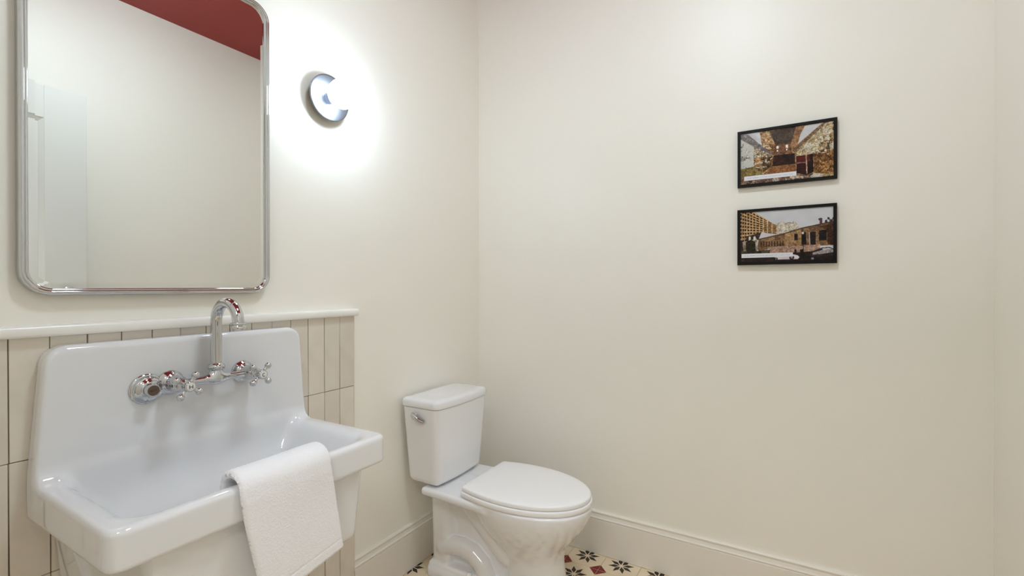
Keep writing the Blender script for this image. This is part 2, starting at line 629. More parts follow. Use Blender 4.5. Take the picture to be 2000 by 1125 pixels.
# ------------------------------------------------------------------ mirror
mir = thing('mirror', 'large chrome framed mirror with rounded corners above the sink', 'mirror', (0, -1.39, 1.153))
MY0, MY1, MZ0, MZ1, MR = -1.658, -1.1265, 1.1535, 2.004, .050
def mloop(ins, x):
    return [(x, y, z) for y, z in rrect(MY0 + ins, MY1 - ins, MZ0 + ins, MZ1 - ins, MR - ins * .8, 14)]
fr = [(.0, .001), (.0, .020), (.0012, .0245), (.0035, .0272), (.0065, .028), (.0078, .0268), (.0088, .0262), (.0098, .0270), (.0115, .0272), (.0130, .0262), (.0140, .0238), (.0145, .0170)]
v, f = loft_vf([mloop(i, x) for i, x in fr], False, False)
obj('frame', v, f, MAT['nickel'], mir, True, 60)
gl = [mloop(.0140, .0181), mloop(.0255, .0186)]
v, f = loft_vf(gl, False, True)
obj('mirror_glass', v, f, MAT['mirror'], mir, False)
v, f = loft_vf([mloop(.002, .0012), mloop(.002, .0165)])
obj('backing_board', v, f, MAT['black'], mir, False)

# ------------------------------------------------------------------ wall sconces either side of the mirror
def sconce(y, z, label):
    s = thing('wall_sconce', label, 'wall lamp', (0, y, z))
    obj('canopy', *lathe_vf([(.050, .0005), (.050, .018), (.047, .020), (0, .020)], (0, y, z), (1, 0, 0), 48), MAT['alu'], s, True, 40)
    obj('reflector_dish', *lathe_vf([(.058, .0205), (.074, .0235), (.0765, .0265), (.0765, .0305), (.0755, .0315), (.072, .0312), (.045, .0268), (.022, .0232), (.021, .0232), (0, .0232)], (0, y, z), (1, 0, 0), 72), MAT['alu'], s, True, 50)
    obj('lamp_holder', *lathe_vf([(.019, .0235), (.019, .047), (.0165, .049), (0, .049)], (0, y, z), (1, 0, 0), 32), MAT['alu'], s, True, 40)
    R_ = .0475
    prof = [(R_ * math.sin(PI * k / 24), -R_ * math.cos(PI * k / 24)) for k in range(2, 25)]
    obj('globe', *lathe_vf(prof, (.0465 + R_, y, z), (1, 0, 0), 48), MAT['globe'], s, True)
    return s
sconce(-0.9175, 1.8055, 'round brushed metal sconce with lit white globe right of the mirror')

# added ceiling lamp, unseen, supplies overhead fill light
cl = thing('ceiling_fill_lamp', 'added flush opal glass ceiling lamp, unseen, for fill light', 'ceiling lamp', (1.1, -1.12, RH))
obj('base_ring', *lathe_vf([(.16, .0005), (.165, .02), (.16, .03), (0, .03)], (1.1, -1.12, RH), (0, 0, -1), 48), MAT['alu'], cl, True, 40)
obj('glass_dome', *lathe_vf([(.150, .03)] + [(.150 * math.cos(a), .03 + .07 * math.sin(a)) for a in np.linspace(.05, PI / 2, 10)], (1.1, -1.12, RH), (0, 0, -1), 48), MAT['dome'], cl, True)

# ------------------------------------------------------------------ sink
SX0 = TX + .0005
SYC = -1.3395
def sink_sdf(X, Y, Z):
    y = Y - SYC
    # backsplash, sides leaning in towards the top
    hw = 0.2920 + (1.047 - Z) * 0.080
    hw = np.clip(hw, .288, .3130)
    r = .042
    qy = np.abs(y) - (hw - r)
    qz = np.maximum(Z - (1.047 - r), (.71 + r) - Z)
    d2 = np.sqrt(np.maximum(qy, 0) ** 2 + np.maximum(qz, 0) ** 2) + np.minimum(np.maximum(qy, qz), 0) - r
    dx = X - .0575
    e = .013
    a, b = d2 + e, dx + e
    back = np.sqrt(np.maximum(a, 0) ** 2 + np.maximum(b, 0) ** 2) + np.minimum(np.maximum(a, b), 0) - e
    # rim and apron
    hwr = .3125 + 0 * Z
    r = .036
    qx = np.abs(X - (SX0 - .1 + .412) / 2) - ((.412 - SX0 + .1) / 2 - r)
    qy = np.abs(y) - (hwr - r)
    d2 = np.sqrt(np.maximum(qx, 0) ** 2 + np.maximum(qy, 0) ** 2) + np.minimum(np.maximum(qx, qy), 0) - r
    dz = np.abs(Z - .7285) - .0385
    e = .012
    a, b = d2 + e, dz + e
    rim = np.sqrt(np.maximum(a, 0) ** 2 + np.maximum(b, 0) ** 2) + np.minimum(np.maximum(a, b), 0) - e
    rimonly = rim
    # basin underside, its back leaning away from the wall
    k = np.clip((.70 - Z) / .2, 0, 1)
    bas = sd_box((X - (SX0 - .1 + .392 - .012 * k) / 2, y, Z - .61), ((.392 - SX0 + .1 - .012 * k) / 2, .266 - .018 * k - .020 * np.clip(X / .4, 0, 1), .105), .022)
    lean = np.clip((.69 - Z) * .0, 0, .11)
    bas = smax(bas, SX0 + lean - X, .02)
    d = smin(smax(rim, .690 - Z, .012), bas, .006)
    bt = Z - .767 + e
    topd = np.sqrt(np.maximum(a, 0) ** 2 + np.maximum(bt, 0) ** 2) + np.minimum(np.maximum(a, bt), 0) - e
    # bowl
    t = np.clip((.765 - Z) / .23, -.15, 1)
    w = .2610 - .032 * np.clip(t / .30, -.4, 1) - .010 * t
    x0, x1 = .020, .3720 - .034 * t
    cut = sd_box((X - (x0 + x1) / 2, y, Z - 1.095), ((x1 - x0) / 2, w, .570), .045)
    cut = smax(cut, .040 - X, .01)
    cut = smax(cut, Z - .80, .02)
    d = np.maximum(d, smax(topd, -cut, .026))
    # back wall running on down into the bowl
    fr = np.clip((.74 - Z) / .22, 0, 1)
    front = .0575 + .10 * fr * fr * (3 - 2 * fr)
    slab = smax(X - front, sd_box((X - .10, y, Z - .76), (.09, .262 - t * .02, .240), .01), .004)
    slab = smax(slab, SX0 + lean - X, .01)
    d = smin(d, np.minimum(back, slab), .042)
    # keep the flanks flush where rim and backsplash meet
    env = np.abs(y) - np.clip(.3085 - (Z - .80) * .072, .288, .3085)
    d = smax(d, env, .012)
    d = smax(d, np.minimum(.690 - Z, np.abs(y) - .269), .006)
    d = np.maximum(d, SX0 - X)
    return d
P, Q = sdf_mesh(sink_sdf, (SX0 - .008, SYC - .325, .49), (.43, SYC + .325, 1.06), .0036)
sink = thing('wall_sink', 'white enamel trough sink with tall backsplash mounted on the tiled wall', 'sink', (SX0, SYC, .505))
basin = fast_obj('basin', P, Q, MAT['sinkwhite'], sink)
obj('drain_strainer', *lathe_vf([(.040, 0), (.040, .002), (.034, .004), (.030, .002), (0, .0015)], (.21, SYC, .5352), (0, 0, 1), 40), MAT['chrome'], sink, True, 50)

# drain control knob on the backsplash
KY, KZ, KX = -1.4545, .930, .0575
kn = thing('drain_control_knob', 'round chrome control knob with brown centre disc left of the faucet', 'knob', (KX, KY, KZ))
obj('escutcheon', *lathe_vf([(.0355, -.001), (.0355, .002), (.0335, .0045), (.030, .005), (.0285, .0075), (.0275, .0115), (.0225, .0135), (.0205, .0165), (.0175, .0185), (.0145, .0195), (0, .0195)], (KX, KY, KZ), (1, 0, 0), 56), MAT['chrome'], kn, True, 50)
body = obj('knob_body', *lathe_vf([(.0150, .0190), (.0142, .0215), (.0142, .036), (.0136, .0375), (.0122, .0375), (.0122, .0368), (0, .0368)], (KX, KY, KZ), (1, 0, 0), 40), MAT['chrome'], kn, True, 50)
disc = obj('centre_disc', *lathe_vf([(.0118, .0368), (.0118, .0373), (0, .0373)], (KX, KY, KZ), (1, 0, 0), 40), MAT['darkdisc'], kn, True, 50)
sq = [(-.0068, -.0012), (-.0055, .0022), (-.0042, .0002), (-.0050, -.0022), (-.0028, -.0016), (-.001, -.0004), (.002, .0), (.0045, .0008), (.0068, .0018)]
obj('script_mark', *tube_vf([(KX + .0375, KY + a * 1.0, KZ + b) for a, b in sq], .0005, 6), MAT['darkink'], disc)

# ------------------------------------------------------------------ faucet
FX, FY, FZ = .0575, -1.3175, .9365
fau = thing('faucet', 'chrome wall mounted bridge faucet with gooseneck spout and two cross handles', 'faucet', (FX, FY, FZ))
BX = .096
# gooseneck
arc = []
for z in np.linspace(.965, 1.0795, 8):
    arc.append((BX, FY, z))
for a in np.linspace(PI, 0, 26)[1:]:
    arc.append((BX + .051 + .051 * math.cos(a), FY, 1.0795 + .051 * math.sin(a)))
gn = MB().add(*tube_vf(arc, .0132, 28)).build('gooseneck_spout', MAT['chrome'], fau)
obj('aerator', *lathe_vf([(.0135, 0), (.0172, .0005), (.0185, .003), (.0182, .0055), (.0158, .0072), (.0162, .0085), (.0178, .010), (.0180, .0175), (.0165, .0195), (0, .0190)], (BX + .102, FY, 1.0835), (0, 0, -1), 36), MAT['chrome'], gn, True, 50)
# hub and collar
obj('spout_collar', *lathe_vf([(.010, 0), (.0160, .001), (.0192, .0045), (.0202, .009), (.0192, .0135), (.0165, .0165), (.0142, .0178), (.0134, .019)], (BX, FY, .9565), (0, 0, 1), 36), MAT['chrome'], fau, True, 60)
# bridge pipe, swelling at the hub
yl, yr = -1.4053, -1.2298
def bridge_sdf(X, Y, Z):
    t = np.clip(np.abs(Y - FY) / .088, 0, 1)
    r = .0092 + .0022 * (1 - t) ** 2
    pipe = np.sqrt((X - BX) ** 2 + (Z - FZ) ** 2) - r
    pipe = smax(pipe, np.abs(Y - FY) - .088, .002)
    neck = sd_seg(X, Y, Z, (BX, FY, FZ), (BX, FY, FZ + .0235), .0118)
    return smin(pipe, neck, .022)
P, Q = sdf_mesh(bridge_sdf, (BX - .022, FY - .092, FZ - .02), (BX + .022, FY + .092, FZ + .038), .0014)
fast_obj('bridge', P, Q, MAT['chrome'], fau)
def thing_part(name, parent):
    return link(name, None, parent)
def valve(y, rot, letter):
    o = (FX, y, FZ)
    obj('flange', *lathe_vf([(.0300, -.001), (.0300, .0015), (.0290, .0045), (.0262, .0065), (.0245, .0100), (.0215, .0125), (.0195, .0140)], o, (1, 0, 0), 48), MAT['chrome'], fau, True, 60)
    obj('valve_body', *lathe_vf([(.0188, .0120), (.0200, .0128), (.0200, .0150), (.0170, .0165), (.0165, .0180), (.0192, .0200), (.0204, .0260), (.0200, .046), (.0172, .054), (.0140, .0605), (.0125, .063), (.0145, .0650), (.0145, .0695), (.0110, .0720), (.0085, .0745), (.0080, .083)], o, (1, 0, 0), 44), MAT['chrome'], fau, True, 60)
    hx = FX + .0870
    hd = thing_part('cross_handle', fau)
    obj('hub', *lathe_vf([(.0090, -.007), (.0118, -.005), (.0132, 0), (.0132, .005), (.0120, .0085), (.0122, .0100), (.0122, .0125), (.0110, .0138), (.0100, .0138), (.0098, .0130), (0, .0130)], (hx, y, FZ), (1, 0, 0), 36), MAT['chrome'], hd, True, 60)
    obj('index_button', *lathe_vf([(.0096, .0130), (.0094, .0142), (.0075, .0149), (0, .0151)], (hx, y, FZ), (1, 0, 0), 28), MAT['index'], hd, True, 60)
    for k in range(4):
        a = rot + PI / 2 * k
        dy, dz = math.cos(a), math.sin(a)
        m_ = MB()
        L = [0.008, .013, .018, .0215, .024]
        Rr = [.0054, .0040, .0042, .0054, .0062]
        m_.add(*tube_vf([(hx + .001, y + dy * l, FZ + dz * l) for l in L], Rr, 16))
        m_.add(*ball_vf((hx + .001, y + dy * .0292, FZ + dz * .0292), .0086, 24))
        m_.build('spoke', MAT['chrome'], hd, True, 60)
    # engraved letter on the index button
    S = .0034
    strokes = {'H': [[(-1, -1.3), (-1, 1.3)], [(1, -1.3), (1, 1.3)], [(-1, 0), (1, 0)]],
               'C': [[(1 * math.cos(t), 1.3 * math.sin(t)) for t in np.linspace(.8, 2 * PI - .8, 10)]]}[letter]
    m_ = MB()
    for s_ in strokes:
        m_.add(*tube_vf([(hx + .0152, y + q[0] * S, FZ + q[1] * S) for q in s_], .00075, 6))
    m_.build('index_letter', MAT['darkink'], hd)
valve(yl, math.radians(56), 'H')
valve(yr, math.radians(45), 'C')

# ------------------------------------------------------------------ towel over the front rim
def towel():
    ns, nr = 300, 110
    th = .0085
    # path over the rim (x, z): inside the bowl, over the top, down the front
    pts = [(.350, .640), (.351, .70), (.352, .745)]
    for a in np.linspace(PI, 0, 20):
        pts.append((.389 + .036 * math.cos(a), .757 + .032 * math.sin(a) + .0))
    pts += [(.4275, .74), (.429, .70), (.430, .66), (.431, .60), (.4315, .54)]
    pts = np.array(pts)
    L = np.r_[0, np.cumsum(np.hypot(*np.diff(pts, axis=0).T))]
    s = np.linspace(0, 1, ns)
    cx = np.interp(s * L[-1], L, pts[:, 0])
    cz = np.interp(s * L[-1], L, pts[:, 1])
    ker = np.ones(9) / 9
    cx = np.convolve(np.pad(cx, 4, 'edge'), ker, 'valid')
    cz = np.convolve(np.pad(cz, 4, 'edge'), ker, 'valid')
    dxs, dzs = np.gradient(cx), np.gradient(cz)
    n_ = np.hypot(dxs, dzs)
    nx, nz = -dzs / n_, dxs / n_           # outward normal (away from the rim)
    nx, nz = nx, nz
    if nz[ns // 3] < 0:
        nx, nz = -nx, -nz
    # ring in (y, normal)
    side = np.linspace(-1, 1, nr)
    V = np.zeros((ns, 2 * nr, 3))
    def noise2(a, b, seed):
        r = np.random.default_rng(seed)
        out = 0
        for k in range(7):
            f1, f2, p1, p2 = r.uniform(-1, 1), r.uniform(-1, 1), r.uniform(0, 6), r.uniform(0, 6)
            out = out + np.sin(a * f1 * 40 + b * f2 * 40 + p1) * np.cos(b * f1 * 25 - a * f2 * 25 + p2)
        return out / 7
    tip = np.interp(s, [0, .02, .98, 1], [.35, 1, 1, .35]) * (1 - .10 * np.exp(-((s - .935) / .005) ** 2))
    for i in range(ns):
        z, x = cz[i], cx[i]
        fr_ = np.clip((.752 - z) / .2, 0, 1.2) if s[i] > .45 else 0
        yl_ = -1.441 + .045 * fr_ ** 1.3
        yr_ = -1.231 + .030 * fr_
        yc, hw = (yl_ + yr_) / 2, (yr_ - yl_) / 2
        # rounded thickness at both long edges
        ed = np.sqrt(np.clip(1 - np.clip((np.abs(side) * hw - (hw - th)) / th, 0, 1) ** 2, 0, 1))
        yy = yc + side * hw
        drop = (.034 * (1 - (side + 1) / 2)) * max(0., s[i] - .55) / .45      # left corner hangs lower
        wob = .0034 * noise2(s[i] * .3, yy, 3) * (1 if s[i] > .42 else .3)
        lift = .004 * np.exp(-((side - .55) / .5) ** 2) * np.exp(-((s[i] - .46) / .12) ** 2)
        curl = .0
        for q, sg in ((0, 1), (1, -1)):
            t_ = th * ed * tip[i] * sg
            k0 = slice(0, nr) if q == 0 else slice(nr, 2 * nr)
            off = t_ + wob + lift + curl
            px = x + nx[i] * off
            pz = z + nz[i] * off - drop
            arr = np.stack([px, yy + 0 * px, pz], 1)
            V[i, k0] = arr if q == 0 else arr[::-1]
    P = V.reshape(-1, 3)
    P = P + rng.normal(0, .0002, P.shape)
    n = 2 * nr
    I, K = np.meshgrid(np.arange(ns - 1), np.arange(n), indexing='ij')
    K2 = (K + 1) % n
    Q = np.stack([I * n + K, I * n + K2, (I + 1) * n + K2, (I + 1) * n + K], -1).reshape(-1, 4)
    caps = []
    for row in (0, ns - 1):
        for k in range(nr - 1):
            caps.append([row * n + k, row * n + k + 1, row * n + n - 2 - k, row * n + n - 1 - k])
    Q = np.concatenate([Q, np.array(caps)])
    o = fast_obj('hand_towel', P, Q, MAT['terry'])
    tag(o, 'folded white terry hand towel draped over the front rim of the sink', 'towel')
    return o
towel()

# ------------------------------------------------------------------ toilet
TY = -0.402
toi = thing('toilet', 'white two piece toilet with closed lid in the corner beside the sink', 'toilet', (0.1, TY, 0))
def bowl_sdf(X, Y, Z):
    y = Y - TY
    zz = [0, .05, .10, .15, .18, .22, .26, .30, .34, .365, .383]
    xf = smooth_interp(Z, zz, [.664, .660, .652, .645, .645, .661, .693, .725, .747, .753, .754])
    xb = smooth_interp(Z, zz, [.43, .43, .43, .425, .41, .375, .335, .305, .285, .28, .28])
    w = smooth_interp(Z, zz, [.108, .100, .094, .094, .098, .118, .146, .165, .176, .180, .180])
    xc, a = (xf + xb) / 2, (xf - xb) / 2
    xc2 = xc - .02 * np.clip((Z - .2) / .15, 0, 1)
    u = X - xc2
    aa = np.where(u > 0, xf - xc2, xc2 - xb)
    n = 2.15
    rr = ((np.abs(u) / aa) ** n + (np.abs(y) / w) ** n + 1e-9) ** (1 / n)
    bowl = (rr - 1) * np.minimum(aa, w) * .85
    bowl = smax(bowl, Z - .3835, .009)
    # deck under the tank
    kx = np.clip((X - .12) / .3, 0, 1)
    deck = sd_box((X - .265, y, Z - .3655), (.155, .163 + .012 * kx, .0155), .013)
    d = smin(bowl, deck, .022)
    # rear pedestal
    core = sd_box((X - .30, y, Z - .17), (.19, .050, .20), .02)
    colm = sd_box((X - (.149 - .01 * (Z / .35)), y, Z - .17), (.046, .092, .20), .03)
    d = smin(d, smin(core, colm, .025), .02)
    for s in (-1, 1):
        d = smin(d, sd_seg(X, y, Z, (.275, s * .045, .315), (.44, s * .052, .165), .044, .040), .022)
        # visible trapway
        path = [(.155, .120), (.205, .136), (.255, .139), (.300, .128), (.338, .100), (.360, .060), (.368, .0)]
        arch = None
        for p, q in zip(path[:-1], path[1:]):
            g = sd_seg(X, y, Z, (p[0], s * .067, p[1]), (q[0], s * .067, q[1]), .034)
            arch = g if arch is None else np.minimum(arch, g)
        d = smin(d, arch, .008)
    # plinth
    pl = sd_box((X - .375, y, Z - .015), (.288, .108 , .030), .022)
    pl2 = sd_box((X - .375, y, Z - .035), (.280, .100, .025), .012)
    d = smin(d, smin(pl, pl2, .012), .010)
    d = np.maximum(d, .0005 - Z)
    return d
P, Q = sdf_mesh(bowl_sdf, (.07, TY - .2, -.008), (.79, TY + .2, .40), .0036)
bowl = fast_obj('bowl', P, Q, MAT['porcelain'], toi)
for s in (-1, 1):
    obj('bolt_cap', *lathe_vf([(.011, 0), (.011, .006), (.008, .012), (0, .014)], (.30, TY + s * .098, .055), (0, 0, 1), 20), MAT['porcelain'], toi, True, 50)

def tank_sdf(X, Y, Z):
    y = Y - TY + 0.002
    t = np.clip((Z - .391) / .304, 0, 1)
    hw = .151 + .0235 * t
    xf = .186 + .0165 * t
    bow = .013 * (1 - np.clip(np.abs(y) / hw, 0, 1) ** 2)
    x0 = .022 + .012 * (1 - t)
    d = sd_box((X - (x0 + xf + bow) / 2, y, Z - .541), ((xf + bow - x0) / 2, hw, .1545), .026)
    # flat top
    top = sd_box((X - (x0 + xf + bow) / 2, y, Z - .65), ((xf + bow - x0) / 2, hw, .0455), .026 )
    e = sd_box((X - (x0 + xf + bow) / 2, y, 0 * Z), ((xf + bow - x0) / 2, hw, .3), .026)
    d = np.where(Z > .55, np.maximum(e, Z - .6945), d)
    return d
P, Q = sdf_mesh(tank_sdf, (.01, TY - .19, .38), (.23, TY + .19, .70), .0036)
tank = fast_obj('tank', P, Q, MAT['porcelain'], toi)
def lid_loop(ins, z):
    base = rrect(.016 + ins, .206 - ins, TY - .002 - .1765 + ins, TY - .002 + .1765 - ins, .026 - ins * .5, 10)
    out = []
    # add bowed front: subdivide the front edge
    pts = []
    N = len(base)
    for k in range(N):
        a, b = base[k], base[(k + 1) % N]
        L = math.hypot(b[0] - a[0], b[1] - a[1])
        m_ = 12 if L > .05 else 1
        for j in range(m_):
            pts.append((a[0] + (b[0] - a[0]) * j / m_, a[1] + (b[1] - a[1]) * j / m_))
    for x, y in pts:
        q = min(1, abs(y - TY + .002) / .1765)
        out.append((x + .014 * (1 - q * q) * max(0, (x - .016) / .19), y, z))
    return out
v, f = loft_vf([lid_loop(.008, .6955), lid_loop(.008, .6968), lid_loop(.0005, .6972), lid_loop(0, .6985), lid_loop(0, .716), lid_loop(.002, .7215), lid_loop(.0055, .7255), lid_loop(.011, .7278), lid_loop(.03, .7295)])
obj('tank_lid', v, f, MAT['porcelain'], toi, True, 50)
obj('gasket', *lathe_vf([(.045, 0), (.045, .012)], (.11, TY, .3795), (0, 0, 1), 24), MAT['rubber'], toi, True, 40)
# flush lever on the left side of the tank
LX, LZ, LYs = .088, .661, TY - .002 - .166
lev = thing_part('flush_lever', toi)
obj('lever_base', *lathe_vf([(.0185, 0), (.0182, .004), (.0155, .0085), (.011, .011), (0, .0115)], (LX, LYs + .001, LZ), (0, -1, 0), 36), MAT['chrome'], lev, True, 60)
lp = [(LX - .006, LYs - .010, LZ + .006), (LX + .010, LYs - .0155, LZ + .002), (LX + .026, LYs - .017, LZ - .006), (LX + .042, LYs - .015, LZ - .012), (LX + .056, LYs - .012, LZ - .015)]
lr = [.0075, .0105, .0095, .0085, .0060]
v, f = tube_vf(lp, lr, 20)
obj('lever_arm', v, f, MAT['chrome'], lev, True, 70)
# small printed mark near the top right of the tank front
obj('maker_mark', *box_vf((.2045, TY + .125, .683), (.2056, TY + .139, .6866)), MAT['ink'], tank)

# seat ring and lid
def egg(ins, z, grow=0):
    xc, af, ab, w, n = .475, .275 + grow - ins, .175 + grow - ins, .178 + grow - ins, 2.02
    front = []
    N = 40
    for k in range(N + 1):
        a = -PI / 2 + PI * k / N
        c, s = math.cos(a), math.sin(a)
        front.append((xc + af * abs(c) ** (2 / n), TY + w * math.copysign(abs(s) ** (2 / n), s)))
    # straight-ish rear sides to the back corners
    hb = w - .024
    rear = []
    r = .016
    xb = xc - ab
    for k in range(1, 12):
        t = k / 12
        rear.append((xc - (ab - r) * t, TY + w - (w - hb) * t ** 2))
    for k in range(0, 9):
        a = PI / 2 * k / 8
        rear.append((xb + r - r * math.sin(a), TY + hb - r + r * math.cos(a)))
    m_ = [(x, 2 * TY - y) for x, y in rear[::-1]]
    mid = [(xb, TY + (hb - r) * q) for q in (.6, .2, -.2, -.6)]
    return [(x, y, z) for x, y in front + rear + mid + m_]
v, f = loft_vf([egg(.014, .3832, .004), egg(.014, .3856, .004), egg(.001, .3860, .004), egg(0, .3872, .004), egg(0, .4010, .004), egg(.0008, .4022, .004), egg(.002, .4030, .004)])
obj('seat_ring', v, f, MAT['plastic'], toi, True, 60)
v, f = loft_vf([egg(.002, .4062, 0), egg(.0005, .4067, 0), egg(0, .4078, 0), egg(0, .4165, 0), egg(.0012, .4195, 0), egg(.004, .4215, 0), egg(.010, .423, 0), egg(.03, .4245, 0), egg(.07, .4255, 0)])
obj('seat_lid', v, f, MAT['plastic'], toi, True, 60)
for s in (-1, 1):
    obj('hinge', *tube_vf([(.288, TY + s * .055, .400), (.288, TY + s * .095, .400)], .0105, 20), MAT['plastic'], toi, True, 60)
    obj('bumper', *box_vf((.60, TY + s * .12 - .008, .4028), (.62, TY + s * .12 + .008, .4064), .001, 1), MAT['plastic'], toi, False)

# ------------------------------------------------------------------ framed prints on the far wall
def pmask(U, V, pts):
    ins = np.zeros(U.shape, bool)
    n = len(pts)
    for i in range(n):
        x1, y1 = pts[i]
        x2, y2 = pts[(i + 1) % n]
        c = (y1 > V) != (y2 > V)
        with np.errstate(divide='ignore', invalid='ignore'):
            xi = (x2 - x1) * (V - y1) / (y2 - y1 + 1e-12) + x1
        ins ^= c & (U < xi)
    return ins
def vnoise(shape, cells, seed, aspect=1.5):
    r = np.random.default_rng(seed)
    H_, W_ = shape
    gx, gy = int(cells * aspect) + 2, cells + 2
    g = r.random((gy, gx))
    y = np.linspace(0, gy - 1.001, H_)
    x = np.linspace(0, gx - 1.001, W_)
    yi, xi = y.astype(int), x.astype(int)
    fy, fx = (y - yi)[:, None], (x - xi)[None]
    fy, fx = fy * fy * (3 - 2 * fy), fx * fx * (3 - 2 * fx)
    a = g[yi][:, xi] * (1 - fx) + g[yi][:, xi + 1] * fx
    b = g[yi + 1][:, xi] * (1 - fx) + g[yi + 1][:, xi + 1] * fx
    return a * (1 - fy) + b * fy
PW, PH = 300, 200
UU, VV = np.meshgrid((np.arange(PW) + .5) / PW, (np.arange(PH) + .5) / PH)
class Pic:
    def __init__(s, base):
        s.a = np.ones((PH, PW, 3)) * np.array(base)
        s.k = 10
    def tex(s, m, c1, c2, cells=24, cells2=60, mix=.5):
        s.k += 3
        n = vnoise((PH, PW), cells, s.k) * (1 - mix) + vnoise((PH, PW), cells2, s.k + 1) * mix
        n = np.clip((n - .25) * 2, 0, 1)[..., None]
        col = np.array(c1) * (1 - n) + np.array(c2) * n
        s.a[m] = col[m]
    def poly(s, pts, c1, c2=None, cells=24, cells2=60):
        s.tex(pmask(UU, VV, pts), c1, c2 or c1, cells, cells2)

def print_interior():
    p = Pic((150, 120, 80))
    p.poly([(0, 0), (1, 0), (1, 1), (0, 1)], (120, 85, 50), (190, 165, 120))
    p.poly([(1.0, 0), (1, 1), (.797, .937), (.617, .496), (.92, 0)], (205, 190, 155), (150, 120, 75), 14, 50)
    p.poly([(.79, .55), (.88, .48), (1, .56), (1, .96), (.80, .90)], (90, 52, 20), (190, 140, 80), 18, 60)
    p.poly([(.86, .36), (1, .30), (1, .42), (.84, .47)], (110, 75, 30), (180, 150, 100), 18, 50)
    p.poly([(.617, .009), (.887, .011), (.586, .463), (.564, .313)], (170, 125, 85), (130, 90, 60), 8, 30)
    p.poly([(.707, .019), (.887, .011), (.632, .341), (.662, .165)], (195, 200, 205), (210, 205, 200), 8, 20)
    p.poly([(.218, .002), (.331, .031), (.391, .286), (.376, .496), (.241, .304)], (190, 150, 105), (120, 80, 50), 8, 40)
    p.poly([(0, 0), (.22, 0), (.25, .31), (.1, .08)], (215, 215, 218), (190, 188, 192), 8, 20)
    p.poly([(.391, .286), (.564, .313), (.571, .723), (.361, .68)], (95, 60, 42), (150, 105, 75), 16, 50)
    p.poly([(.331, .02), (.617, .005), (.564, .313), (.391, .286)], (92, 76, 66), (66, 54, 48), 5, 9)
    p.poly([(.34, .50), (.60, .50), (.609, .70), (.35, .70)], (30, 16, 14), (70, 34, 24), 10, 40)
    for w in ([(.406, .323), (.43, .324), (.43, .375), (.406, .376)], [(.506, .326), (.531, .328), (.531, .384), (.506, .381)], [(.41, .40), (.423, .40), (.423, .43), (.41, .43)], [(.51, .40), (.523, .40), (.523, .43), (.51, .43)]):
        p.poly(w, (250, 240, 228))
    p.poly([(0, .096), (.158, .285), (.175, .476), (.15, .69), (0, .70)], (202, 202, 196), (186, 184, 176), 8, 40)
    p.poly([(.01, .44), (.09, .42), (.12, .50), (.02, .54)], (120, 110, 96), (190, 186, 176), 30, 70)
    p.poly([(.158, .285), (.376, .496), (.361, .68), (.241, .83), (.15, .69)], (185, 160, 120), (90, 60, 30), 14, 50)
    p.poly([(.169, .45), (.235, .49), (.233, .64), (.169, .66)], (190, 115, 40), (165, 120, 70), 12, 40)
    p.poly([(.25, .55), (.36, .50), (.361, .70), (.26, .78)], (56, 36, 18), (120, 86, 50), 18, 60)
    p.poly([(0, .69), (.15, .66), (.256, .819), (0, .86)], (150, 130, 70), (110, 86, 50), 20, 60)
    p.poly([(0, .014), (.083, .021), (.256, .294), (.361, .466), (.361, .50), (.226, .368), (.158, .285), (.008, .098)], (108, 100, 106), (150, 140, 130), 20, 60)
    p.poly([(.91, 0), (.945, 0), (.602, .475), (.571, .446)], (96, 76, 56), (140, 110, 80), 14, 50)
    p.poly([(.256, .833), (.361, .70), (.609, .704), (.62, .9), (.25, .9)], (160, 108, 62), (120, 72, 38), 9, 60)
    p.poly([(0, .86), (.62, .90), (.80, .92), (.93, 1), (0, 1)], (150, 120, 95), (90, 60, 44), 12, 50)
    p.poly([(.617, .561), (.718, .557), (.726, .93), (.62, .878)], (70, 22, 14), (40, 14, 10), 10, 40)
    p.poly([(.617, .571), (.718, .566), (.722, .69), (.617, .69)], (110, 34, 22), (70, 20, 14), 10, 40)
    p.poly([(.726, .558), (.789, .552), (.797, .885), (.729, .924)], (44, 22, 14), (24, 12, 8), 10, 40)
    p.poly([(.726, .558), (.76, .556), (.762, .68), (.727, .685)], (124, 46, 30), (84, 30, 20), 10, 40)
    p.poly([(.713, .556), (.726, .558), (.735, .90), (.723, .90)], (190, 150, 130))
    p.poly([(.617, .683), (.722, .69), (.722, .705), (.617, .698)], (150, 120, 120))
    p.poly([(.759, .956), (.812, .914), (.90, .99), (.78, 1)], (225, 220, 215), (190, 180, 172), 8, 30)
    # flaking plaster showing pale over the brown walls
    for reg, c, seed, cut in (([(1, 0), (1, .62), (.80, .55), (.63, .49), (.93, 0)], (216, 206, 186), 301, .56), ([(1, .0), (1, .95), (.80, .9), (.80, .5)], (96, 62, 34), 302, .66),
                              ([(.158, .285), (.376, .496), (.30, .70), (.15, .69)], (206, 194, 170), 303, .60), ([(.218, 0), (.331, .03), (.36, .4), (.26, .32)], (214, 186, 150), 304, .60),
                              ([(0, .12), (.15, .3), (.15, .7), (0, .7)], (150, 142, 130), 305, .72), ([(.0, .86), (.62, .92), (.9, 1), (0, 1)], (206, 186, 166), 306, .64)):
        m = pmask(UU, VV, reg) & (vnoise((PH, PW), 22, seed) * .6 + vnoise((PH, PW), 60, seed + 50) * .4 > cut)
        p.tex(m, c, tuple(q * .86 for q in c), 30, 80)
    p.poly([(.713, .556), (.726, .558), (.735, .90), (.723, .90)], (190, 150, 130))
    p.cap = (.044, .842, .619, .925)
    return p
